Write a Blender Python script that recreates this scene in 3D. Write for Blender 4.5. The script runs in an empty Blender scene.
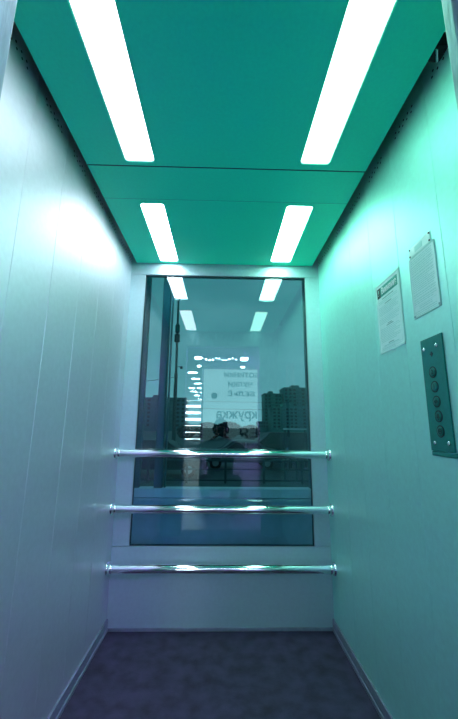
import bpy, bmesh, math, random
from math import sin, cos, pi, radians
from mathutils import Vector, Matrix
random.seed(7)
sc = bpy.context.scene
col = sc.collection

# ------------------------------------------------------------------ materials
def mat(name, c, rough=.5, metal=0.0, noise=0, nscale=40, bump=0, bscale=200, spec=.5, coat=0, nstretch=(1, 1, 1)):
    m = bpy.data.materials.new(name); m.use_nodes = True
    nt = m.node_tree; b = nt.nodes['Principled BSDF']
    b.inputs['Base Color'].default_value = (*c, 1)
    b.inputs['Roughness'].default_value = rough
    b.inputs['Metallic'].default_value = metal
    b.inputs['Specular IOR Level'].default_value = spec
    b.inputs['Coat Weight'].default_value = coat
    if noise or bump:
        tc = nt.nodes.new('ShaderNodeTexCoord')
        mp = nt.nodes.new('ShaderNodeMapping'); mp.inputs['Scale'].default_value = nstretch
        nt.links.new(tc.outputs['Object'], mp.inputs['Vector'])
    if noise:
        n = nt.nodes.new('ShaderNodeTexNoise'); n.inputs['Scale'].default_value = nscale
        n.inputs['Detail'].default_value = 6
        nt.links.new(mp.outputs[0], n.inputs['Vector'])
        r = nt.nodes.new('ShaderNodeValToRGB')
        r.color_ramp.elements[0].position = .3; r.color_ramp.elements[1].position = .7
        r.color_ramp.elements[0].color = (*[v * (1 - noise) for v in c], 1)
        r.color_ramp.elements[1].color = (*[min(1, v * (1 + noise)) for v in c], 1)
        nt.links.new(n.outputs['Fac'], r.inputs[0]); nt.links.new(r.outputs[0], b.inputs['Base Color'])
    if bump:
        n2 = nt.nodes.new('ShaderNodeTexNoise'); n2.inputs['Scale'].default_value = bscale
        n2.inputs['Detail'].default_value = 3
        nt.links.new(mp.outputs[0], n2.inputs['Vector'])
        bp = nt.nodes.new('ShaderNodeBump'); bp.inputs['Strength'].default_value = bump
        bp.inputs['Distance'].default_value = .002
        nt.links.new(n2.outputs['Fac'], bp.inputs['Height']); nt.links.new(bp.outputs[0], b.inputs['Normal'])
    return m

def emit(name, c, s):
    m = bpy.data.materials.new(name); m.use_nodes = True
    nt = m.node_tree; nt.nodes.clear()
    o = nt.nodes.new('ShaderNodeOutputMaterial'); e = nt.nodes.new('ShaderNodeEmission')
    e.inputs[0].default_value = (*c, 1); e.inputs[1].default_value = s
    nt.links.new(e.outputs[0], o.inputs[0]); return m

def glass_mat(name, tint, ior, gloss=(1, 1, 1)):
    m = bpy.data.materials.new(name); m.use_nodes = True
    nt = m.node_tree; nt.nodes.clear()
    o = nt.nodes.new('ShaderNodeOutputMaterial'); mx = nt.nodes.new('ShaderNodeMixShader')
    t = nt.nodes.new('ShaderNodeBsdfTransparent'); g = nt.nodes.new('ShaderNodeBsdfGlossy')
    f = nt.nodes.new('ShaderNodeFresnel'); f.inputs['IOR'].default_value = ior
    t.inputs[0].default_value = (*tint, 1); g.inputs['Color'].default_value = (*gloss, 1)
    g.inputs['Roughness'].default_value = 0.0
    nt.links.new(f.outputs[0], mx.inputs[0]); nt.links.new(t.outputs[0], mx.inputs[1])
    nt.links.new(g.outputs[0], mx.inputs[2]); nt.links.new(mx.outputs[0], o.inputs[0]); return m

M = {}
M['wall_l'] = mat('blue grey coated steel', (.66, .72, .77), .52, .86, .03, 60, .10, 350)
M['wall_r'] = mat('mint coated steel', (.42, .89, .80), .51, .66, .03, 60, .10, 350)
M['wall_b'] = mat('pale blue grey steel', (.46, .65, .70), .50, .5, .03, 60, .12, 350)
M['ceil'] = mat('teal lacquered ceiling', (.010, .93, .62), .45, 0, .03, 90, .05, 300)
M['floor'] = mat('dark blue grey sheet floor', (.034, .027, .062), .75, 0, .45, 14, .35, 160)
M['base'] = mat('grey blue skirting', (.22, .26, .34), .5, .3, .1, 30)
M['steel'] = mat('brushed stainless steel', (.28, .46, .46), .50, .6, .3, 40, .6, 120, nstretch=(1, 1, .25))
M['chrome'] = mat('polished chrome', (.80, .86, .90), .09, 1.0)
M['dark_steel'] = mat('dark satin steel plate', (.012, .22, .19), .45, .25, .08, 80, .1, 200)
M['black'] = mat('black rubber', (.008, .012, .014), .6)
M['gasket'] = mat('dark teal glazing seal', (.025, .08, .10), .6)
M['seam'] = mat('dark joint', (.01, .02, .025), .7)
M['white_metal'] = mat('white lamp housing', (.75, .8, .8), .4)
M['paper'] = mat('white notice paper', (.72, .98, .93), .30, 0, .03, 50)
M['paper_frame'] = mat('clear plastic frame', (.62, .95, .88), .25)
M['ink'] = mat('grey green ink', (.46, .80, .74), .6)
M['ink_dark'] = mat('dark green ink', (.24, .52, .47), .6)
M['banner'] = mat('green notice header', (.02, .34, .27), .4)
M['white_ink'] = mat('white lettering', (.9, 1, .97), .5)
M['symbol'] = mat('engraved black', (.006, .03, .03), .5)
M['button'] = mat('button cap steel', (.014, .18, .16), .4, .3)
M['glass'] = glass_mat('tinted lift glass', (.65, .88, .92), 1.62)
M['clear'] = glass_mat('shop glass', (.9, .95, .95), 1.45)
M['shaft'] = mat('painted shaft steel', (.03, .12, .155), .5, .2, .05, 20)
M['sill'] = mat('pale painted sill', (.85, .90, .93), .5, 0, .08, 15)
M['shaft_panel'] = mat('blue grey cladding', (.55, .64, .74), .5, 0, .06, 20)
M['lobby_wall'] = mat('lobby plaster', (.42, .52, .55), .7, 0, .05, 10)
M['lobby_floor'] = mat('lobby tiles', (.30, .36, .42), .35, 0, .1, 5)
M['lobby_ceil'] = mat('lobby ceiling', (.45, .6, .6), .8)
M['shelf'] = mat('shop shelf metal', (.35, .4, .42), .5)
M['goods'] = mat('packaged goods', (.28, .34, .36), .5, 0, .6, 14)
M['letter'] = mat('teal vinyl lettering', (.006, .03, .035), .9)
M['skin'] = mat('skin', (.55, .36, .28), .5)
M['jacket'] = mat('black jacket cloth', (.012, .014, .018), .8, 0, .3, 60)
M['trousers'] = mat('dark trousers cloth', (.03, .035, .05), .8, 0, .2, 60)
M['hair'] = mat('dark hair', (.012, .010, .009), .6)
M['shoe'] = mat('black shoe leather', (.01, .01, .012), .4)
M['phone'] = mat('phone glass', (.01, .012, .015), .15)
M['asphalt'] = mat('wet asphalt', (.035, .06, .07), .6, 0, .3, 1.5)
M['pavement'] = mat('paving', (.07, .11, .12), .7, 0, .2, 2)
M['bld_a'] = mat('panel building render', (.06, .17, .20), .8, 0, .15, .2)
M['bld_b'] = mat('teal tower render', (.035, .17, .17), .8, 0, .12, .2)
M['bld_c'] = mat('low block render', (.06, .21, .21), .8, 0, .2, .2)
M['bld_win'] = mat('building window glass', (.006, .03, .036), .5)
M['bld_balc'] = mat('balcony concrete', (.07, .19, .20), .8)
M['car_dark'] = mat('dark car paint', (.012, .03, .038), .5, .1)
M['car_grey'] = mat('grey car paint', (.05, .10, .12), .5, .1)
M['car_glass'] = mat('car window', (.02, .05, .06), .1)
M['tyre'] = mat('tyre rubber', (.008, .01, .012), .8)
M['hub'] = mat('wheel rim', (.25, .3, .32), .35, .8)
M['mast'] = mat('dark mast paint', (.012, .05, .06), .6)
M['leaf'] = mat('dark leaves', (.010, .05, .055), .9, 0, .4, 3)
M['bark'] = mat('bark', (.01, .02, .02), .9)
M['canopy'] = mat('pale shelter roof', (.30, .52, .52), .5)

# lamps ------------------------------------------------------------
M['lamp_l0'] = emit('cool white diffuser', (.82, .92, 1.0), 8.0)
M['lamp_r0'] = emit('green white diffuser', (.46, 1.0, .78), 8.5)
M['lamp_l2'] = emit('cool white diffuser', (.82, .92, 1.0), 22.0)
M['lamp_r2'] = emit('green white diffuser', (.50, 1.0, .80), 24.0)
M['lamp_b'] = emit('bulb white', (.8, 1, 1), 70)
M['down'] = emit('downlight white', (.85, 1, 1), 70)
M['tube'] = emit('shelf light', (.8, .97, 1), 24)
M['pane_lit'] = emit('backlit shop glass', (.55, .85, .9), 2.8)
M['pane_dim'] = emit('dim lit shop glass', (.4, .8, .85), .75)
M['violet'] = emit('added violet fill light', (.56, .26, 1.0), 95)  # added fill, brings violet into the lower left of the cab
M['teal'] = emit('added teal fill light', (.03, .40, .62), 6)  # added fill, weak teal for the right wall

# ------------------------------------------------------------------ helpers
def wloc(o):
    v = Vector((0, 0, 0))
    while o is not None: v += o.location; o = o.parent
    return v

class MB:
    def __init__(s): s.bm = bmesh.new()
    def _mi(s, fs, mi):
        for f in fs: f.material_index = mi
    def box(s, x0, x1, y0, y1, z0, z1, bev=0, mi=0, seg=2):
        r = bmesh.ops.create_cube(s.bm, size=1)
        vs = r['verts']
        for v in vs:
            v.co = Vector(((x0 + x1) / 2 + v.co.x * (x1 - x0), (y0 + y1) / 2 + v.co.y * (y1 - y0), (z0 + z1) / 2 + v.co.z * (z1 - z0)))
        fs = set(f for v in vs for f in v.link_faces)
        if bev:
            es = list(set(e for v in vs for e in v.link_edges))
            rr = bmesh.ops.bevel(s.bm, geom=es, offset=bev, segments=seg, profile=.5, affect='EDGES')
            fs = set(f for v in rr['verts'] for f in v.link_faces) | set(f for f in fs if f.is_valid)
        s._mi(fs, mi); return s
    def tube(s, p, q, r0, r1=None, seg=16, mi=0, caps=True):
        p, q = Vector(p), Vector(q); r1 = r0 if r1 is None else r1
        d = q - p; L = d.length
        rot = d.to_track_quat('Z', 'Y').to_matrix().to_4x4()
        r = bmesh.ops.create_cone(s.bm, cap_ends=caps, segments=seg, radius1=r0, radius2=r1, depth=L,
                                  matrix=Matrix.Translation((p + q) / 2) @ rot)
        s._mi(set(f for v in r['verts'] for f in v.link_faces), mi); return s
    def ball(s, c, r, sx=1, sy=1, sz=1, u=16, v=10, mi=0):
        r_ = bmesh.ops.create_uvsphere(s.bm, u_segments=u, v_segments=v, radius=r,
                                       matrix=Matrix.Translation(c) @ Matrix.Diagonal((sx, sy, sz, 1)))
        s._mi(set(f for w in r_['verts'] for f in w.link_faces), mi); return s
    def lathe(s, prof, c, axis='Z', seg=24, mi=0):
        rings = []
        for (r, h) in prof:
            ring = []
            for k in range(seg):
                a = 2 * pi * k / seg
                u, w = r * cos(a), r * sin(a)
                co = {'Z': (u, w, h), 'X': (h, u, w), 'Y': (w, h, u)}[axis]
                ring.append(s.bm.verts.new(Vector(c) + Vector(co)))
            rings.append(ring)
        fs = []
        for a, b in zip(rings, rings[1:]):
            for k in range(seg):
                fs.append(s.bm.faces.new((a[k], a[(k + 1) % seg], b[(k + 1) % seg], b[k])))
        fs.append(s.bm.faces.new(list(reversed(rings[0])))); fs.append(s.bm.faces.new(rings[-1]))
        s._mi(fs, mi); return s
    def prism(s, pts, d, mi=0):          # closed 3D outline swept by vector d
        d = Vector(d)
        a = [s.bm.verts.new(Vector(p)) for p in pts]; b = [s.bm.verts.new(Vector(p) + d) for p in pts]
        n = len(pts); fs = [s.bm.faces.new(a), s.bm.faces.new(list(reversed(b)))]
        for k in range(n): fs.append(s.bm.faces.new((a[k], b[k], b[(k + 1) % n], a[(k + 1) % n])))
        s._mi(fs, mi); return s
    def mesh(s, me, mtx=None):
        me2 = me.copy()
        if mtx: me2.transform(mtx)
        s.bm.from_mesh(me2); bpy.data.meshes.remove(me2); return s
    def build(s, name, m, parent=None, smooth=False):
        bmesh.ops.recalc_face_normals(s.bm, faces=s.bm.faces)
        me = bpy.data.meshes.new(name); s.bm.to_mesh(me); s.bm.free()
        for x in (m if isinstance(m, (list, tuple)) else [m]): me.materials.append(x)
        if smooth:
            for p in me.polygons: p.use_smooth = True
            me.set_sharp_from_angle(angle=radians(40))
        o = bpy.data.objects.new(name, me); col.objects.link(o)
        if parent is not None:
            me.transform(Matrix.Translation(-wloc(parent))); o.parent = parent
        return o

def tag(o, label, cat, group=None, kind=None):
    o['label'] = label; o['category'] = cat
    if group: o['group'] = group
    if kind: o['kind'] = kind
    return o
def thing(name, loc, label, cat, group=None):
    o = bpy.data.objects.new(name, None); o.empty_display_size = .05; col.objects.link(o); o.location = loc
    return tag(o, label, cat, group)
def struct(o, label=None, cat=None):
    o['kind'] = 'structure'
    if label: o['label'] = label; o['category'] = cat
    return o
def copy_tree(o, parent=None):
    c = o.copy(); col.objects.link(c)
    if parent is not None: c.parent = parent
    for ch in list(o.children): copy_tree(ch, c)
    return c

def rrect(x0, x1, y0, y1, r, n=6):
    pts = []
    for cx, cy, a0 in ((x1 - r, y1 - r, 0), (x0 + r, y1 - r, 90), (x0 + r, y0 + r, 180), (x1 - r, y0 + r, 270)):
        for k in range(n + 1):
            a = radians(a0 + 90 * k / n); pts.append((cx + r * cos(a), cy + r * sin(a)))
    return pts
def eval_mesh(o, remove=True):
    dg = bpy.context.evaluated_depsgraph_get(); dg.update()
    me = bpy.data.meshes.new_from_object(o.evaluated_get(dg))
    if remove: bpy.data.objects.remove(o)
    return me
def plate(outer, holes, z0, z1):         # flat plate with holes
    cu = bpy.data.curves.new('plate', 'CURVE'); cu.dimensions = '2D'; cu.fill_mode = 'BOTH'; cu.extrude = (z1 - z0) / 2
    for pts in [outer] + holes:
        sp = cu.splines.new('POLY'); sp.points.add(len(pts) - 1)
        for p, q in zip(sp.points, pts): p.co = (q[0], q[1], 0, 1)
        sp.use_cyclic_u = True
    o = bpy.data.objects.new('plate', cu); col.objects.link(o)
    me = eval_mesh(o); me.transform(Matrix.Translation((0, 0, (z0 + z1) / 2))); me.materials.clear(); return me
def text_mesh(s, size, depth=.0006, align='CENTER', width=None, bold=0):
    cu = bpy.data.curves.new('t', 'FONT'); cu.body = s; cu.size = size; cu.extrude = depth; cu.align_x = align
    cu.align_y = 'CENTER'; cu.resolution_u = 3; cu.offset = bold
    o = bpy.data.objects.new('t', cu); col.objects.link(o); me = eval_mesh(o); me.materials.clear()
    if width and len(me.vertices):
        xs = [v.co.x for v in me.vertices]; k = width / (max(xs) - min(xs))
        me.transform(Matrix.Diagonal((k, 1, 1, 1)))
    return me

# ------------------------------------------------------------------ numbers
XL, XR, D, H = -.592, .624, 2.054, 2.10
YF = .50                                   # inner face of the cab front
W1, W2, WB, WT = -.4975, .5336, .410, 2.0222

# ------------------------------------------------------------------ the cab
f = MB(); f.box(XL - .03, XR + .03, .26, D + .03, -.05, 0)
struct(f.build('floor', M['floor']))

def side_wall(name, xin, sgn, seams, m):
    b = MB(); ys = [YF - .03] + seams + [D + .005]
    for a, c in zip(ys, ys[1:]):
        b.box(min(xin, xin + sgn * .03), max(xin, xin + sgn * .03), a + .0003, c - .0003, 0, 2.30, .0014)
    b.box(min(xin + sgn * .012, xin + sgn * .03), max(xin + sgn * .012, xin + sgn * .03), YF - .03, D, 0, 2.3, mi=0)
    # rows of vent slots punched near the top
    y = ys[1] - .12
    for a, c in zip([.66] + seams, seams + [D]):
        mid = (a + c) / 2
        for k in range(5):
            yy = mid + (k - 2) * .0265
            for zz, dy in ((2.119, 0), (2.103, .007)):
                b.lathe([(.0036, -.0006), (.0036, .0006)], (xin, yy + dy, zz), 'X', 10, 1)
    return struct(b.build(name, [m, M['seam']]))
side_wall('wall_left', XL, -1, [.893, 1.108, 1.325, 1.54, 1.755, 1.965], M['wall_l'])
side_wall('wall_right', XR, 1, [.870, 1.103, 1.316, 1.53, 1.745, 1.96], M['wall_r'])

b = MB()
b.box(XL, W1 - .001, D, D + .035, WB + .0012, WT - .001, .0012)
b.box(W2 + .001, XR, D, D + .035, WB + .0012, WT - .001, .0012)
b.box(XL, XR, D, D + .035, WT + .0005, 2.30, .0012)
b.box(XL, XR, D, D + .035, 0, WB - .0012, .0012)
b.box(XL, W1 - .02, D + .01, D + .034, .2, 2.1); b.box(W2 + .02, XR, D + .01, D + .034, .2, 2.1)
struct(b.build('wall_back', M['wall_b']))

win = MB(); win.box(W1 + .001, W2 - .001, D + .014, D + .022, WB + .001, WT - .001)
win = struct(win.build('window_1', M['glass']))
g = MB()
g.box(W1, W1 + .002, D + .011, D + .034, WB, WT); g.box(W2 - .002, W2, D + .011, D + .034, WB, WT)
g.box(W1 + .002, W2 - .002, D + .011, D + .034, WT - .006, WT); g.box(W1 + .002, W2 - .002, D + .011, D + .034, WB, WB + .002)
g.build('window_gasket', M['gasket'], win)

for nm, x0, x1 in (('baseboard_left', XL, XL + .009), ('baseboard_right', XR - .009, XR)):
    b = MB(); b.box(x0, x1, YF + .005, D, 0, .058, .002); xx = (x0, x0 + .013) if x0 < 0 else (x1 - .013, x1)
    b.box(*xx, YF + .005, D, 0, .018, .003)
    struct(b.build(nm, M['base']))
b = MB(); b.box(XL + .013, XR - .013, D - .008, D, 0, .016, .002); struct(b.build('baseboard_back', M['base']))

# ceiling in three lacquered panels with openings for the lights
CX0, CX1 = -.558, .582
LAMPS = [(-.3975, -.278, .525, 1.190, 'l', 'long glowing white ceiling light, the front one above the left wall', 0),
         (.302, .423, .525, 1.180, 'r', 'long glowing white ceiling light, the front one above the notices on the right wall', 0),
         (-.403, -.286, 1.450, 2.024, 'l', 'glowing white ceiling light near the window, on the side away from the notices', 2),
         (.301, .431, 1.442, 2.006, 'r', 'glowing white ceiling light near the window, on the side of the notices', 2)]
for i, (y0, y1) in enumerate(((YF + .004, 1.2088), (1.2132, 1.4152), (1.4160, 2.048))):
    holes = [rrect(x0, x1, a, c, .016) for (x0, x1, a, c, t, lb, pn) in LAMPS if pn == i]
    me = plate([(CX0, y0), (CX1, y0), (CX1, y1), (CX0, y1)], holes, H, H + .018)
    b = MB(); b.mesh(me)
    b.box(CX0, CX0 + .004, y0, y1, H + .017, H + .03); b.box(CX1 - .004, CX1, y0, y1, H + .017, H + .03)
    if i: b.box(CX0, CX1, y0 - (.0036 if i == 1 else .0008), y0 + (.0008 if i == 1 else 0), H - .0004, H + .010, mi=1)
    struct(b.build('ceiling', [M['ceil'], M['seam']]))
b = MB(); b.box(XL, XR, .30, D, 2.285, 2.31); struct(b.build('trim_1', M['seam']))          # cab roof above the ceiling panels

for (x0, x1, y0, y1, t, lb, pn) in LAMPS:
    r = thing('ceiling_light', ((x0 + x1) / 2, (y0 + y1) / 2, H + .005), lb, 'light', 'recessed ceiling lights')
    me = plate(rrect(x0 + .0035, x1 - .0035, y0 + .0035, y1 - .0035, .0135), [], H + .009, H + .013)
    b = MB(); b.mesh(me); b.build('diffuser', M['lamp_' + t + str(pn)], r)
    me = plate(rrect(x0 + .0006, x1 - .0006, y0 + .0006, y1 - .0006, .0155), [rrect(x0 + .003, x1 - .003, y0 + .003, y1 - .003, .014)], H + .002, H + .05)
    b = MB(); b.mesh(me); b.box(x0 + .01, x1 - .01, y0 + .01, y1 - .01, H + .048, H + .052)
    b.build('housing', M['white_metal'], r)

# latch in the front corner of the ceiling gap
r = thing('ceiling_latch', (XR - .018, .765, 2.125), 'small dark latch in the gap above the right wall', 'latch')
b = MB(); b.box(XR - .036, XR, .742, .79, 2.108, 2.16, .006); b.build('latch_body', M['black'], r)
b = MB(); b.tube((XR - .032, .75, 2.106), (XR - .012, .782, 2.106), .0035); b.build('latch_pin', M['chrome'], r)

# front of the cab: returns and header round the door opening
OX0, OX1, OZ = -.390, .415, 1.94
b = MB(); b.box(XL, OX0, .33, YF, 0, OZ + .3, .003); struct(b.build('trim_2', M['steel']))
b = MB(); b.box(OX1, XR, .474, YF, 0, OZ + .3, .003); struct(b.build('trim_3', M['steel']))
b = MB(); b.box(OX0, OX1, .44, YF, OZ, 2.285, .002); struct(b.build('trim_4', M['steel']))
b = MB(); b.box(OX1 + .02, XR + .25, .40, .44, 0.005, 2.05, .003); struct(b.build('door_1', M['shaft']))      # car door panel slid open

# ------------------------------------------------------------------ handrails
def handrail(z, label):
    y = 1.993; r = thing('handrail', ((XL + XR) / 2, y, z), label, 'handrail', 'chrome handrails across the window')
    b = MB(); b.tube((XL + .006, y, z), (XR - .006, y, z), .0225, seg=40); b.build('rail_tube', M['chrome'], r, True)
    for s, x in ((1, XL), (-1, XR)):
        b = MB(); b.lathe([(.033, 0), (.033, s * .006), (.031, s * .009), (.0255, s * .010), (.0255, s * .026), (.0245, s * .028), (.0228, s * .0285)], (x, y, z), 'X', 32)
        fl = b.build('wall_flange', M['chrome'], r, True)
        for a in (40, 160, 280):
            b = MB(); b.lathe([(.003, 0), (.003, s * .0015)], (x + s * .0085, y + .029 * cos(radians(a)), z + .029 * sin(radians(a))), 'X', 8)
            b.build('screw', M['dark_steel'], fl)
    # joint sleeve near each third of the tube
    return r
handrail(.911, 'topmost chrome handrail crossing the middle of the window')
handrail(.617, 'chrome handrail between the other two, crossing low on the window')
handrail(.320, 'lowest chrome handrail, below the window and above the floor')

# ------------------------------------------------------------------ right wall: notices and button panel
# local frame on the right wall: u to the viewer's right (towards -y), v up, n out of the wall (-x)
def RW(y, z, off): return Matrix(((0, 0, -1, XR - off), (-1, 0, 0, y), (0, 1, 0, z), (0, 0, 0, 1)))
def rbox(b, y0, y1, z0, z1, a, c, bev=0, mi=0): b.box(XR - c, XR - a, min(y0, y1), max(y0, y1), z0, z1, bev, mi); return b

def greek(b, ya, yb, z, rows, rnd, lh=.0052, gap=.0026, ragged=True, off=.0022):
    for k in range(rows):
        y = ya; zz = z - k * (lh + gap) * .8
        end = yb + (rnd.random() * .3 * (ya - yb) if ragged and k % 3 == 2 else 0)
        while y > end + .004:
            w = rnd.uniform(.006, .016); w = min(w, y - end)
            rbox(b, y - w, y, zz - lh * .42, zz, off, off + .0003); y -= w + .0025
    return z - rows * (lh + gap) * .8

y0, y1, z0, z1 = 1.286, 1.104, 1.344, 1.621             # notice with green header
n = thing('wall_notice', (XR, (y0 + y1) / 2, z0), 'white rules notice with dark green header band on the right wall', 'notice', 'notices on the right wall')
b = MB(); rbox(b, y0, y1, z0, z1, .0003, .0015); b.build('sheet', M['paper'], n)
b = MB()
for (a, c, e, g_) in ((y0, y1, z0, z0 + .006), (y0, y1, z1 - .006, z1), (y0, y0 - .006, z0, z1), (y1 + .006, y1, z0, z1)): rbox(b, a, c, e, g_, .0012, .003)
b.build('clear_frame', M['paper_frame'], n)
b = MB(); rbox(b, y0 - .012, y1 + .016, z1 - .056, z1 - .016, .0014, .0022); hd = b.build('header_band', M['banner'], n)
b = MB(); rbox(b, y0 - .012, y0 - .038, z1 - .056, z1 - .016, .002, .0026); b.build('header_square', M['symbol'], hd)
b = MB(); b.mesh(text_mesh('!', .034, .0003), RW(y0 - .025, z1 - .036, .0030)); b.build('exclamation_mark', M['ink'], hd)
b = MB(); b.mesh(text_mesh('Внимание', .036, .0003, width=.112, bold=.0006), RW((y0 - .042 + y1 + .018) / 2, z1 - .036, .0026)); b.build('header_lettering', M['white_ink'], hd)
rn = random.Random(3); b = MB(); bd = None; z = z1 - .066
def cline(bb, z, w):
    if bb is None:
        bb = MB(); rbox(bb, (y0 + y1) / 2 + w / 2, (y0 + y1) / 2 - w / 2, z - .003, z, .0022, .0026); bb.build('heading_line', M['ink_dark'], n); return
    rbox(bb, (y0 + y1) / 2 + w / 2, (y0 + y1) / 2 - w / 2, z - .003, z, .0022, .0026)
cline(bd, z, .085); z -= .009; z = greek(b, y0 - .02, y1 + .02, z, 2, rn); cline(bd, z - .002, .05); z -= .010
z = greek(b, y0 - .016, y1 + .02, z, 6, rn) - .003; rbox(b, y0 - .016, y1 + .016, z - .001, z, .0022, .0025); z -= .006
z = greek(b, y0 - .016, y1 + .02, z, 4, rn); cline(bd, z - .002, .03); cline(bd, z - .008, .05); z -= .016
z = greek(b, y0 - .016, y1 + .02, z, 9, rn) - .003; cline(bd, z - .001, .04); cline(b, z - .007, .11); z -= .013
rbox(b, y0 - .014, y1 + .014, z - .001, z, .0022, .0025)
z = greek(b, y0 - .02, y1 + .06, z - .004, 5, rn, ragged=False)
rbox(b, y0 - .014, y1 + .014, z0 + .012, z0 + .013, .0022, .0025); rbox(b, y1 + .015, y1 + .014, z0 + .012, z0 + .2, .0022, .0025)
b.build('text_lines', M['ink'], n)

y0, y1, z0, z1 = 1.039, .903, 1.406, 1.648              # framed certificate with a screwed title plate
n = thing('wall_notice', (XR, (y0 + y1) / 2, z0), 'pale printed certificate with small title plate, above the dark button panel', 'notice', 'notices on the right wall')
b = MB(); rbox(b, y0, y1, z0, z1 - .038, .0003, .0015); b.build('sheet', M['paper'], n)
b = MB()
for (a, c, e, g_) in ((y0, y1, z0, z0 + .003), (y0, y0 - .003, z0, z1 - .036), (y1 + .003, y1, z0, z1 - .036), (y0, y1, z1 - .040, z1 - .037)): rbox(b, a, c, e, g_, .0012, .003)
b.build('clear_frame', M['paper_frame'], n)
b = MB(); rbox(b, y0 - .008, y1 + .014, z1 - .034, z1, .0003, .002); tp = b.build('title_plate', M['paper'], n)
b = MB(); rbox(b, y0 - .04, y1 + .055, z1 - .026, z1 - .008, .0018, .0026); b.build('title_lettering', M['ink'], tp)
for (yy, zz) in ((y0 - .012, z1 - .005), (y1 + .018, z1 - .005), (y0 - .012, z1 - .029), (y1 + .018, z1 - .029)):
    b = MB(); b.lathe([(.0032, .0017), (.0032, .0035), (.001, .004)], (XR, yy, zz), 'X', 10)
    for v in b.bm.verts: v.co.x = 2 * XR - v.co.x
    b.build('screw', M['symbol'], tp)
rn = random.Random(5); b = MB(); z = z1 - .048
for rows in (3, 4, 1, 8, 2, 3): z = greek(b, y0 - .010, y1 + .012, z, rows, rn, lh=.0056) - .0035; rbox(b, y0 - .010, y1 + .012, z + .0015, z + .0022, .0022, .0025)
z = greek(b, y0 - .035, y1 + .035, z - .002, 2, rn); z = greek(b, y0 - .010, y1 + .012, z - .002, 3, rn)
b.build('text_lines', M['ink'], n)
for yy in (y0 - .005, y1 + .005):
    b = MB(); rbox(b, yy + .003, yy - .003, z0 + .004, z0 + .010, .0015, .004); b.build('corner_clip', M['ink_dark'], n)

y0, y1, z0, z1 = 1.016, .914, .984, 1.328               # button panel
n = thing('button_panel', (XR, (y0 + y1) / 2, z0), 'dark metal floor button panel with five round buttons on the right wall', 'button panel')
b = MB(); rbox(b, y0, y1, z0 + .014, z1, 0, .005, .0012); b.build('face_plate', M['dark_steel'], n)
b = MB(); rbox(b, y0, y1 - .03, z0, z0 + .0125, 0, .0045, .002); b.build('bottom_lip', M['dark_steel'], n)
def flipx(b):
    for v in b.bm.verts: v.co.x = 2 * XR - v.co.x
    return b
for (yy, zz) in ((1.001, 1.297), (.940, 1.297), (.994, 1.021), (.933, 1.021)):
    b = MB(); b.lathe([(.006, .0045), (.006, .0065), (.004, .008)], (XR, yy, zz), 'X', 14); flipx(b).build('screw', M['chrome'], n, True)
b = MB(); b.prism([(XR - .0056, .975, 1.279), (XR - .0056, .957, 1.279), (XR - .0056, .966, 1.268)], (.0012, 0, 0)); rbox(b, .969, .963, 1.278, 1.284, .0044, .0056)
b.build('arrow_mark', M['symbol'], n)
def symbol(kind, y, z):
    b = MB(); o = .0072
    if kind in '210': b.mesh(text_mesh(kind, .019, .0005), RW(y, z, o))
    elif kind == 'open':
        for s in (1, -1): b.prism([(XR - o, y + s * .009, z), (XR - o, y + s * .002, z + .006), (XR - o, y + s * .002, z - .006)], (-.0006, 0, 0))
    elif kind == 'bell':
        pts = [(-.008, -.005), (-.005, -.002), (-.005, .003), (-.003, .007), (.003, .007), (.005, .003), (.005, -.002), (.008, -.005)]
        b.prism([(XR - o, y - u, z + v) for u, v in pts], (-.0006, 0, 0)); b.lathe([(.0022, -.0006), (.0022, 0)], (XR - o, y, z - .0075), 'X', 10)
    else:
        b.mesh(plate([(.008 * cos(a * pi / 8), .008 * sin(a * pi / 8)) for a in range(16)], [[(.0058 * cos(a * pi / 8), .0058 * sin(a * pi / 8)) for a in range(16)]], 0, .0006), RW(y, z, o))
        b.lathe([(.003, -.0006), (.003, 0)], (XR - o, y, z), 'X', 10)
    return b
for kind, yy, zz in (('2', .969, 1.223), ('1', .967, 1.180), ('open', .966, 1.137), ('bell', .964, 1.095), ('ring', .963, 1.053)):
    b = MB(); b.lathe([(.0130, .0048), (.0130, .0068), (.0122, .0072)], (XR, yy, zz), 'X', 28); bt = flipx(b).build('button', M['button'], n, True)
    b = MB()
    b.mesh(plate([(.0170 * cos(a * pi / 16), .0170 * sin(a * pi / 16)) for a in range(32)], [[(.0138 * cos(a * pi / 16), .0138 * sin(a * pi / 16)) for a in range(32)]], 0, .0012), RW(yy, zz, .0048))
    b.build('button_ring', M['symbol'], bt)
    symbol(kind, yy, zz).build('button_symbol', M['symbol'], bt)

# ------------------------------------------------------------------ shaft seen through the glass
for x0, x1 in ((-.532, -.487), (-.398, -.348), (.549, .60)):
    b = MB(); b.box(x0, x1, 2.155, 2.205, -.6, 3.2, .004)
    if x0 > -.41 and x0 < 0:
        b.box(x1 + .010, x1 + .018, 2.165, 2.195, .7, 3.2)
    struct(b.build('pillar', M['shaft']))
b = MB(); b.box(-1.0, 1.0, 2.14, 2.22, .648, .700, .006); struct(b.build('sill', M['sill']))
b = MB(); b.box(-1.0, 1.0, 2.145, 2.165, -.6, .646, .003); b.box(-1.0, 1.0, 2.139, 2.147, .598, .612)
struct(b.build('panel', M['shaft_panel']))

# ------------------------------------------------------------------ street outside
GZ = -1.0
b = MB(); b.box(-150, 150, 2.6, 14.2, GZ - .2, GZ + .02); struct(b.build('pavement', M['pavement']))
b = MB(); b.box(-150, 150, 14.2, 420, GZ - .2, GZ - .02); struct(b.build('road', M['asphalt']))

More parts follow.
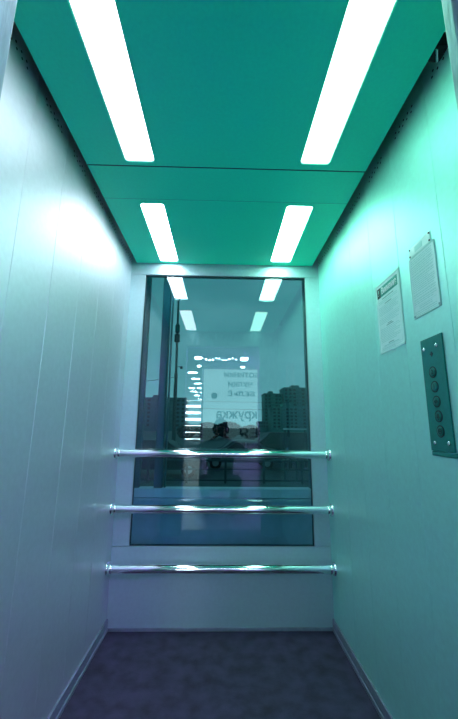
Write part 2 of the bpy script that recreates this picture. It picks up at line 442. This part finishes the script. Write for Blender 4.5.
def building(label, x0, x1, y0, dep, zt, m, cols, rows, zlow=1.0, name='apartment_building', parapet=True, balc=()):
    r = thing(name, ((x0 + x1) / 2, y0, GZ), label, 'building')
    b = MB(); b.box(x0, x1, y0, y0 + dep, GZ, zt); b.build('wall', m, r)
    if parapet:
        b = MB(); b.box(x0 - .3, x1 + .3, y0 - .3, y0 + dep + .3, zt, zt + .5)
        b.box(x0 + (x1 - x0) * .3, x0 + (x1 - x0) * .55, y0 + 3, y0 + dep * .7, zt + .5, zt + 2.2); b.build('roof', m, r)
    me = None; cw = (x1 - x0) / cols; rh = (zt - zlow) / rows
    for i in range(cols):
        for j in range(rows):
            cx, cz = x0 + (i + .5) * cw, zlow + (j + .5) * rh
            if i in balc:
                nm, mm, hx, hz, dy = 'balcony', M['bld_balc'], cw * .42, rh * .22, 1.0; cz -= rh * .2
            else: nm, mm, hx, hz, dy = 'window', M['bld_win'], cw * .27, rh * .27, .08
            b = MB(); b.box(cx - hx, cx + hx, y0 - dy, y0 + .05, cz - hz, cz + hz); b.build(nm, mm, r)
    return r
building('long grey panel building seen through the glass at the left edge', -49, -20.7, 200, 16, 17.6, M['bld_a'], 10, 7, balc=(3, 7))
building('tall dark tower on the skyline, the one farther from the right window edge', 26, 36.6, 205, 14, 21.2, M['bld_b'], 5, 10, name='tower_block', balc=(2,))
building('taller dark tower on the skyline beside the right window edge', 38, 56, 205, 16, 25.0, M['bld_b'], 7, 11, name='tower_block', balc=(3,))
building('mid height block standing in front of the two skyline towers', 24, 42, 160, 14, 10.6, M['bld_c'], 9, 6, balc=(2, 6))
building('low flat block left of the skyline towers', 18.5, 23.3, 170, 12, 4.4, M['bld_a'], 4, 2, parapet=False, name='low_building')
building('long low dark building far down the street', -22, 19, 230, 12, 1.9, M['bld_a'], 14, 1, zlow=.0, parapet=False, name='low_building')

# street mast with collars and the wires
r = thing('street_mast', (-2.68, 20, GZ), 'tall dark street mast with thick collars behind the glass', 'mast')
b = MB(); b.tube((-2.68, 20, GZ), (-2.70, 20, 4.2), .12, .10, 12); b.tube((-2.70, 20, 4.2), (-2.735, 20, 9.8), .075, .055, 12); b.build('pole', M['mast'], r)
for z, rr in ((6.35, .17), (6.95, .14)):
    b = MB(); b.lathe([(.08, -.28), (rr, -.22), (rr, .22), (.08, .28)], (-2.715, 20, z), 'Z', 14); b.build('collar', M['mast'], r)
b = MB(); b.tube((-2.70, 20, 4.6), (-2.45, 20, 4.6), .02, .02, 8); b.ball((-2.40, 20, 4.55), .09); b.build('insulator', M['mast'], r)
def wire(p, q, label, sag=.15):
    b = MB(); p, q = Vector(p), Vector(q); n = 12
    pts = [p.lerp(q, k / n) - Vector((0, 0, sag * 4 * (k / n) * (1 - k / n))) for k in range(n + 1)]
    for u, v in zip(pts, pts[1:]): b.tube(u, v, .018, .018, 6)
    tag(b.build('overhead_wire', M['mast']), label, 'wire', 'overhead wires across the street')
wire((-2.83, 20, 3.95), (-9, 20.5, 3.55), 'thin overhead wire running from the mast to the left window edge')
wire((-12, 40, 4.25), (16, 40, 4.12), 'upper one of two thin wires crossing in front of the skyline')
wire((-12, 40, 3.45), (16, 40, 3.22), 'lower one of two thin wires crossing in front of the skyline')

def car(label, x, y, L, h, m, flip=1, van=False):
    r = thing('parked_car', (x, y, GZ), label, 'car', 'cars in the street')
    P = lambda u, z: (x + flip * u * L, 0, GZ + z * h)
    if van: pr = [(-.5, .2), (-.5, .92), (-.46, 1), (.2, 1), (.33, .66), (.46, .56), (.5, .45), (.5, .2)]
    else: pr = [(-.5, .22), (-.5, .55), (-.46, .64), (-.33, .68), (-.2, .97), (-.12, 1), (.06, 1), (.12, .97), (.25, .66), (.42, .58), (.49, .48), (.5, .22)]
    w = .86
    b = MB(); b.prism([(p[0], y - w, p[2]) for p in (P(*q) for q in pr)], (0, 2 * w, 0))
    bmesh.ops.bevel(b.bm, geom=list(b.bm.edges), offset=.05, segments=2, affect='EDGES'); b.build('body', m, r, True)
    ws = [[(-.42, .62), (-.42, .9), (.17, .9), (.26, .62)]] if van else [[(-.28, .69), (-.185, .93), (-.06, .94), (-.06, .69)], [(-.04, .69), (-.04, .94), (.07, .93), (.19, .69)]]
    for q in ws:
        b = MB(); b.prism([(p[0], y - w - .015, p[2]) for p in (P(*t) for t in q)], (0, .03, 0)); b.build('side_window', M['car_glass'], r)
    for u in (-.31, .32):
        for yy in (y - w - .02, y + w - .18):
            b = MB(); b.lathe([(.20, 0), (.31, .02), (.31, .18), (.20, .2)], (x + flip * u * L, yy, GZ + .30), 'Y', 20); wh = b.build('wheel', M['tyre'], r)
            b = MB(); b.lathe([(.17, -.012), (.17, .05)], (x + flip * u * L, yy, GZ + .30), 'Y', 14); b.build('rim', M['hub'], wh)
    for u, mm, nm in ((.492, M['canopy'], 'headlight'), (-.497, M['bld_win'], 'tail_light')):
        b = MB(); xx = x + flip * u * L; b.box(xx - .05, xx + .05, y - w - .01, y - w + .2, GZ + .42 * h, GZ + .52 * h, .02); b.build(nm, mm, r)
    return r
car('dark saloon car parked beyond the railing below the mast', -2.75, 15.9, 4.4, 1.5, M['car_dark'])
car('low dark car beyond the railing at the middle of the window', 1.1, 18.9, 4.2, 1.42, M['car_grey'], -1)
car('dark van beside the pale roofed shelter beyond the railing', 4.0, 22.5, 4.6, 1.8, M['car_dark'], -1, True)

r = thing('bus_shelter', (4.05, 18.6, GZ), 'small street shelter with pale flat roof in front of the blocks', 'shelter')
b = MB(); b.box(3.45, 4.75, 18.0, 19.2, GZ + 1.98, GZ + 2.06, .02); b.build('roof', M['canopy'], r)
for x in (3.55, 4.65):
    for y in (18.1, 19.1):
        b = MB(); b.box(x - .035, x + .035, y - .035, y + .035, GZ, GZ + 1.98); b.build('post', M['mast'], r)
b = MB(); b.box(3.7, 4.5, 18.7, 19.0, GZ + .42, GZ + .48); b.box(3.75, 3.82, 18.75, 18.95, GZ, GZ + .42); b.box(4.38, 4.45, 18.75, 18.95, GZ, GZ + .42); b.build('bench', M['mast'], r)

r = thing('street_railing', (0, 13.4, GZ), 'dark metal pedestrian railing along the pavement outside', 'railing')
for z, nm in ((.84, 'top_rail'), (.52, 'middle_rail'), (.12, 'bottom_rail')):
    b = MB(); b.tube((-6.2, 13.4, GZ + z), (6.2, 13.4, GZ + z), .035 if z > .8 else .028, seg=10); b.build(nm, M['mast'], r)
for k in range(9):
    x = .2 + (k - 4) * 1.45; b = MB(); b.box(x - .04, x + .04, 13.36, 13.44, GZ, GZ + .9); b.build('post', M['mast'], r)
for x in (2.45, 2.9):
    b = MB(); b.tube((x, 13.4, GZ + .1), (x, 13.4, GZ + .84), .025, seg=8); b.build('baluster', M['mast'], r)

def shrub(x, y, zt, w, label, seed):
    rn = random.Random(seed)
    r = thing('street_tree', (x, y, GZ), label, 'tree', 'dark trees down the street')
    b = MB(); b.tube((x, y, GZ), (x + .1, y, GZ + (zt - GZ) * .6), .16, .09, 8)
    for s in (-1, 1): b.tube((x, y, GZ + (zt - GZ) * .35), (x + s * w * .25, y, GZ + (zt - GZ) * .7), .07, .04, 6)
    b.build('trunk', M['bark'], r)
    b = MB()
    for k in range(1500):
        a, u, v = rn.uniform(0, 2 * pi), rn.random() ** .4, rn.uniform(-1, 1)
        rr = (1 - v * v) ** .5 * u
        c = Vector((x + w * .5 * rr * cos(a), y + w * .4 * rr * sin(a), GZ + (zt - GZ) * (.50 + .48 * v * (.8 + .2 * u))))
        t = rn.uniform(.16, .34); n1 = Vector((rn.gauss(0, 1), rn.gauss(0, 1), rn.gauss(0, 1))).normalized(); n2 = n1.orthogonal().normalized(); n3 = n1.cross(n2)
        vs = [b.bm.verts.new(c + n2 * t), b.bm.verts.new(c + n3 * t * .6), b.bm.verts.new(c - n2 * t), b.bm.verts.new(c - n3 * t * .6)]
        b.bm.faces.new(vs)
    b.build('foliage', M['leaf'], r)
shrub(-2.3, 62, 2.0, 5.0, 'dark round tree left of the middle, seen far through the glass', 1)
shrub(1.6, 72, 2.3, 6.0, 'dark round tree near the middle of the window, beyond the wires', 2)
shrub(5.4, 64, 1.6, 3.8, 'small dark tree just left of the low flat block', 3)
shrub(-6.3, 64, 1.7, 3.6, 'dark tree beside the mast, beyond the cars', 4)

# ------------------------------------------------------------------ landing behind the camera (seen in the glass)
LW, LB, LZ = 1.7, -1.95, 2.52
b = MB(); b.box(-LW - .8, LW, -16.5, .26, -.05, 0); struct(b.build('floor', M['lobby_floor']))
b = MB(); b.box(-LW - .8, LW, -16.5, .22, LZ, LZ + .05); struct(b.build('ceiling', M['lobby_ceil']))
b = MB(); b.box(LW, LW + .05, LB, .22, 0, LZ); struct(b.build('wall_landing_right', M['lobby_wall']))
b = MB(); b.box(-LW - .05, -LW, LB, .22, 0, LZ); struct(b.build('wall_landing_left', M['lobby_wall']))
b = MB(); b.box(-LW, -.47, .22, .30, 0, LZ, .003); b.box(.49, LW, .22, .30, 0, LZ, .003); b.box(-.47, .49, .22, .30, 2.06, LZ, .003)
struct(b.build('wall_landing_front', M['lobby_wall']))
b = MB(); b.box(.70, LW, LB - .06, LB, 0, LZ); b.box(-.36, .70, LB - .06, LB, 2.16, LZ); b.box(-LW, -1.25, LB - .06, LB, 0, LZ); b.box(-1.25, -.36, LB - .06, LB, 2.40, LZ)
struct(b.build('wall_landing_back', M['lobby_wall']))
b = MB(); b.box(-.36, -.345, -15.6, LB - .06, 0, LZ); struct(b.build('wall_corridor_right', M['lobby_wall']))
b = MB(); b.box(-LW - .8, -LW - .75, -16, LB - .06, 0, LZ); struct(b.build('wall_corridor_left', M['lobby_wall']))
b = MB(); b.box(-LW - .8, -.345, -16.4, -16.3, 0, LZ); struct(b.build('wall_corridor_end', M['lobby_wall']))
# backlit shop glass with lettering; u runs towards +x for a reader facing -y... lettering faces the lift
def FW(x, z, off): return Matrix(((-1, 0, 0, x), (0, 0, 1, LB + off), (0, 1, 0, z), (0, 0, 0, 1)))
r = thing('shop_window', (.15, LB, 0), 'frosted lit shop window with dark lettering, mirrored in the lift glass', 'shop window')
b = MB(); b.box(-.32, .655, LB - .03, LB - .01, 1.05, 2.10); b.build('frosted_pane', M['pane_lit'], r)
b = MB(); b.box(-.32, .655, LB - .03, LB - .01, .80, 1.05); b.build('dim_pane', M['pane_dim'], r)
b = MB(); b.box(-.32, .655, LB - .03, LB - .01, .08, .76); b.build('lower_panel', M['white_metal'], r)
b = MB()
for a in ((-.345, -.32, 0, 2.16), (.655, .70, 0, 2.16), (-.32, .655, 0, .08), (-.32, .655, .76, .80), (-.32, .655, 2.10, 2.16)): b.box(a[0], a[1], LB - .05, LB + .01, a[2], a[3], .004)
b.build('frame', M['shelf'], r)
b = MB(); b.mesh(text_mesh('БОТИНКИ', .115, .001, width=.62, bold=.003), FW(.36, 1.99, -.006)); b.mesh(text_mesh('ЧУЛКИ', .115, .001, width=.44, bold=.003), FW(.34, 1.82, -.006))
b.mesh(text_mesh('БЕЛЬЁ', .105, .001, width=.48, bold=.003), FW(.36, 1.65, -.006)); b.mesh(text_mesh('кружка', .22, .001, width=.72, bold=.005), FW(.28, 1.29, -.006))
b.build('lettering', M['letter'], r)
b = MB(); b.mesh(text_mesh('ЕЯ', .22, .001, width=.31, bold=0), FW(.49, .96, -.006)); b.build('large_lettering', M['letter'], r)
b = MB(); b.lathe([(.055, 0), (.055, .003)], (-.125, LB - .009, 1.62), 'Y', 24); b.build('round_emblem', M['letter'], r)

def spot(x, y, z, rad, label):
    r = thing('spot_lamp', (x, y, LZ), label, 'lamp', 'bright spot lamps on the landing')
    b = MB(); b.tube((x, y, z + .05), (x, y, LZ), .008, seg=8); b.build('stem', M['shelf'], r)
    b = MB(); b.lathe([(.02, .07), (rad + .012, .03), (rad + .012, -.008), (rad, -.008), (rad, .02), (.015, .05)], (x, y, z), 'Z', 20); b.build('shade', M['shelf'], r)
    b = MB(); b.ball((x, y, z - .002), rad * .95, 1, 1, .7); b.build('bulb', M['lamp_b'], r)
spot(-.36, -.95, 2.115, .065, 'bright spot lamp mirrored at the left end of the string of bulbs')
spot(.345, -.95, 2.110, .068, 'bright spot lamp mirrored at the right end of the string of bulbs')
spot(-.40, -1.80, 2.14, .045, 'spot lamp mirrored above the left top corner of the lettered window')
spot(.375, -1.80, 2.13, .045, 'spot lamp mirrored just above the lettering of the shop window')
r = thing('string_lights', (0, -.95, 2.13), 'string of small bulbs strung between two spot lamps, mirrored in the glass', 'string lights')
b = MB(); n = 11; pts = []
for k in range(n + 1):
    u = k / n; pts.append(Vector((-.29 + .56 * u, -.95, 2.125 - .05 * abs(sin(u * pi * 2.5)))))
for p, q in zip(pts, pts[1:]): b.tube(p, q, .004, .004, 6)
b.build('cord', M['black'], r)
for p in pts[1:-1]:
    b = MB(); b.ball(p - Vector((0, 0, .010)), .011, u=10, v=6); b.build('bulb', M['lamp_b'], r)
for x, y in [(-.77, v) for v in (-4.8, -6, -7.1, -8.5, -10.1, -11.9)] + [(-1.10, v) for v in (-8.5, -9.7, -11.4, -13.4)]:
    k = {(-.77, -4.8): 'nearest', (-.77, -11.9): 'farthest'}.get((x, y))
    lb = 'round corridor downlight mirrored as a bright dot in the descending row'
    o = thing('downlight', (x, y, LZ), lb, 'downlight', 'corridor downlights')
    b = MB(); b.lathe([(.15, -.03), (.15, 0)], (x, y, LZ), 'Z', 20); b.build('rim', M['shelf'], o)
    b = MB(); b.lathe([(.125, -.036), (.125, -.029)], (x, y, LZ), 'Z', 20); b.build('diffuser', M['down'], o)
r = thing('shop_shelf', (-1.5, -15, 0), 'tall lit shop shelf of goods mirrored behind the left of the rails', 'shelf')
b = MB(); b.box(-2.1, -.98, -15.4, -15.35, 0, 2.45); b.box(-2.1, -2.06, -15.35, -14.9, 0, 2.45); b.box(-1.02, -.98, -15.35, -14.9, 0, 2.45); b.build('back_panel', M['shelf'], r)
rn = random.Random(11)
for k in range(7):
    z = .15 + k * .36
    b = MB(); b.box(-2.06, -1.02, -15.35, -14.9, z - .03, z); sh = b.build('shelf_board', M['shelf'], r)
    b = MB(); b.box(-2.04, -1.04, -14.95, -14.88, z + .20, z + .33) if k > 2 else b.box(-2.04, -1.04, -14.93, -14.9, z + .27, z + .31); b.build('light_strip', M['tube'], sh)
    b = MB(); x = -2.03
    while x < -1.12:
        w = rn.uniform(.06, .12); hh = rn.uniform(.1, .22); b.box(x, x + w * .9, -15.3, -15.0, z, z + hh); x += w
    g_ = b.build('goods', M['goods'], r); g_['kind'] = 'stuff'
# unseen fill lights, added on the landing to tint the cab through the doorway
for x, y, mm, lb in ((.98, -.75, 'violet', 'added violet fill light under the landing ceiling'), (-.98, -.75, 'teal', 'added teal fill light under the landing ceiling')):
    r = thing('landing_fill_light', (x, y, LZ), lb, 'lamp')
    b = MB(); b.box(x - .17, x + .17, y - .42, y + .42, LZ - .05, LZ + .003, .005); b.build('lamp_body', M['white_metal'], r)
    b = MB(); b.box(x - .15, x + .15, y - .40, y + .40, LZ - .06, LZ - .048, .004); b.build('diffuser', M[mm], r)

# ------------------------------------------------------------------ photographer crouching on the landing
def skin(chains, root=0, sub=2):
    vs, es, rs = [], [], []; idx = {}
    for ch in chains:
        prev = None
        for (p, r) in ch:
            key = tuple(round(c, 4) for c in p)
            if key not in idx: idx[key] = len(vs); vs.append(p); rs.append(r)
            if prev is not None: es.append((prev, idx[key]))
            prev = idx[key]
    me = bpy.data.meshes.new('s'); me.from_pydata(vs, es, [])
    o = bpy.data.objects.new('s', me); col.objects.link(o)
    md = o.modifiers.new('k', 'SKIN'); md.use_smooth_shade = True
    for i, sv in enumerate(me.skin_vertices[0].data):
        r = rs[i]; sv.radius = r if isinstance(r, tuple) else (r, r); sv.use_root = (i == root)
    s = o.modifiers.new('u', 'SUBSURF'); s.levels = s.render_levels = sub
    return eval_mesh(o)
P = thing('person', (0, -.45, 0), 'person in dark jacket crouching and holding up a phone, mirrored in the glass', 'person')
pel = ((0, -.60, .36), (.15, .13)); ch1 = ((0, -.58, .56), (.155, .12)); ch2 = ((0, -.52, .76), (.16, .11)); nk = ((0, -.47, .885), (.06, .06)); 
h1 = ((0, -.44, .965), (.065, .07)); h2 = ((0, -.425, 1.04), (.075, .088)); h3 = ((0, -.435, 1.105), (.062, .075))
chains = [[pel, ch1, ch2, nk, h1, h2, h3]]
for s in (-1, 1):
    chains.append([ch2, ((s * .175, -.49, .835), (.075, .07)), ((s * .25, -.38, .80), .060), ((s * .27, -.24, .775), .052), ((s * .17, -.15, .85), .042), ((s * .085, -.085, .915), .028), ((s * .060, -.062, .955), (.030, .018))])
    chains.append([pel, ((s * .11, -.56, .34), .10), ((s * .20, -.33, .42), .078), ((s * .21, -.20, .44), .066), ((s * .17, -.33, .22), .056), ((s * .14, -.42, .085), .042), ((s * .15, -.34, .042), (.042, .036)), ((s * .16, -.24, .032), (.038, .028))])
b = MB(); b.mesh(skin(chains))
for s in (-1, 1):     # fingers curl round the phone from the outside, thumb behind it
    for k in range(4):
        z = .945 + k * .0175; L = (.8, 1, 1.05, .92)[k]
        b.mesh(skin([[((s * .060, -.060, .955 + k * .006), .0085), ((s * .058, -.044, z), .0085), ((s * .047, -.0245, z + .003), .0078), ((s * (.047 - .020 * L), -.0205, z + .004), .0068)]], sub=1))
    b.mesh(skin([[((s * .060, -.066, .950), .0105), ((s * .047, -.062, .975), .0095), ((s * .032, -.050, .995), .0085), ((s * .024, -.048, 1.008), .0075)]], sub=1))
b.ball((0, -.335, 1.025), .013, .8, 1, 1.5)                                                   # nose
for s in (-1, 1): b.ball((s * .083, -.43, 1.03), .022, .4, .8, 1.3)                          # ears
body = b.build('body', [M['jacket'], M['skin'], M['trousers'], M['shoe']], P, True)
base = wloc(P)
for p in body.data.polygons:
    c = p.center + base
    if c.z > .90 and (c.y < -.30 or (c.z > .925 and c.y > -.09)): p.material_index = 1
    elif c.z < .085 and abs(c.x) > .05: p.material_index = 3
    elif c.z < .50 and not (c.y < -.44 and c.z > .42): p.material_index = 2
b = MB()
for s in (-1, 1): b.ball((s * .031, -.347, 1.052), .0115)
b.build('eyes', M['white_ink'], P)
b = MB(); b.ball((0, -.342, .985), .022, 1, .35, .3); b.build('mouth', M['banner'] if False else M['skin'], P)
b = MB(); b.ball((0, -.452, 1.085), .098, .95, 1.08, .98, 24, 16)
for v in list(b.bm.verts):
    if v.co.y > -.40 and v.co.z < 1.085: v.co.y = -.41 - (v.co.y + .41) * .2
for k in range(26):
    a = k / 25 * pi; b.ball((.085 * cos(a), -.47 - .06 * sin(a), 1.03), .026, 1, 1, 2.0, 8, 6)
b.build('hair', M['hair'], P, True)
r = thing('smartphone', (0, -.035, .90), 'dark smartphone held upright by the crouching person', 'phone')
b = MB(); b.box(-.037, .037, -.039, -.031, .905, 1.058, .004); b.build('phone_body', M['phone'], r)
b = MB(); b.box(-.034, .034, -.0395, -.0389, .915, 1.05); b.build('screen', M['car_glass'], r)
b = MB(); b.lathe([(.008, 0), (.008, .002)], (.018, -.0312, 1.042), 'Y', 16); b.build('lens', M['black'], r)

# ------------------------------------------------------------------ sky
w = bpy.data.worlds.new('sky'); sc.world = w; w.use_nodes = True; nt = w.node_tree; nt.nodes.clear()
o = nt.nodes.new('ShaderNodeOutputWorld'); bg = nt.nodes.new('ShaderNodeBackground'); tc = nt.nodes.new('ShaderNodeTexCoord')
sx = nt.nodes.new('ShaderNodeSeparateXYZ'); nt.links.new(tc.outputs['Generated'], sx.inputs[0])
mp = nt.nodes.new('ShaderNodeMapping'); mp.inputs['Scale'].default_value = (2.2, 2.2, 9); nt.links.new(tc.outputs['Generated'], mp.inputs[0])
nz = nt.nodes.new('ShaderNodeTexNoise'); nz.inputs['Scale'].default_value = 1.6; nz.inputs['Detail'].default_value = 5; nt.links.new(mp.outputs[0], nz.inputs['Vector'])
ad = nt.nodes.new('ShaderNodeMath'); ad.operation = 'MULTIPLY_ADD'; ad.inputs[1].default_value = .6
nt.links.new(nz.outputs['Fac'], ad.inputs[0]); nt.links.new(sx.outputs['Z'], ad.inputs[2])
rp = nt.nodes.new('ShaderNodeValToRGB'); e = rp.color_ramp.elements
e[0].position = .10; e[0].color = (.50, .86, .90, 1); e[1].position = .75; e[1].color = (.17, .46, .50, 1)
nt.links.new(ad.outputs[0], rp.inputs[0]); nt.links.new(rp.outputs[0], bg.inputs[0]); bg.inputs[1].default_value = .62
nt.links.new(bg.outputs[0], o.inputs[0])

# ------------------------------------------------------------------ camera
cam = bpy.data.cameras.new('camera'); co = bpy.data.objects.new('camera', cam); col.objects.link(co)
F, PI_, YA, RO, CH = 339.865, .1984, .0218, .0099, 1.0572
fw = Vector((sin(YA) * cos(PI_), cos(YA) * cos(PI_), sin(PI_))); rt0 = Vector((cos(YA), -sin(YA), 0)); up0 = rt0.cross(fw)
rt = cos(RO) * rt0 + sin(RO) * up0; up = -sin(RO) * rt0 + cos(RO) * up0
m = Matrix((rt, up, -fw)).transposed().to_4x4(); m.translation = Vector((0, 0, CH)); co.matrix_world = m
cam.sensor_fit = 'VERTICAL'; cam.sensor_height = 36; cam.lens = F / 719 * 36; cam.clip_start = .01; cam.clip_end = 1000
sc.camera = co
vs = sc.view_settings; vs.view_transform = 'Standard'; vs.look = 'None'; vs.exposure = 0; vs.gamma = 1; vs.use_curve_mapping = False
sc.cycles.max_bounces = 12; sc.cycles.transparent_max_bounces = 16; sc.cycles.sample_clamp_indirect = 8
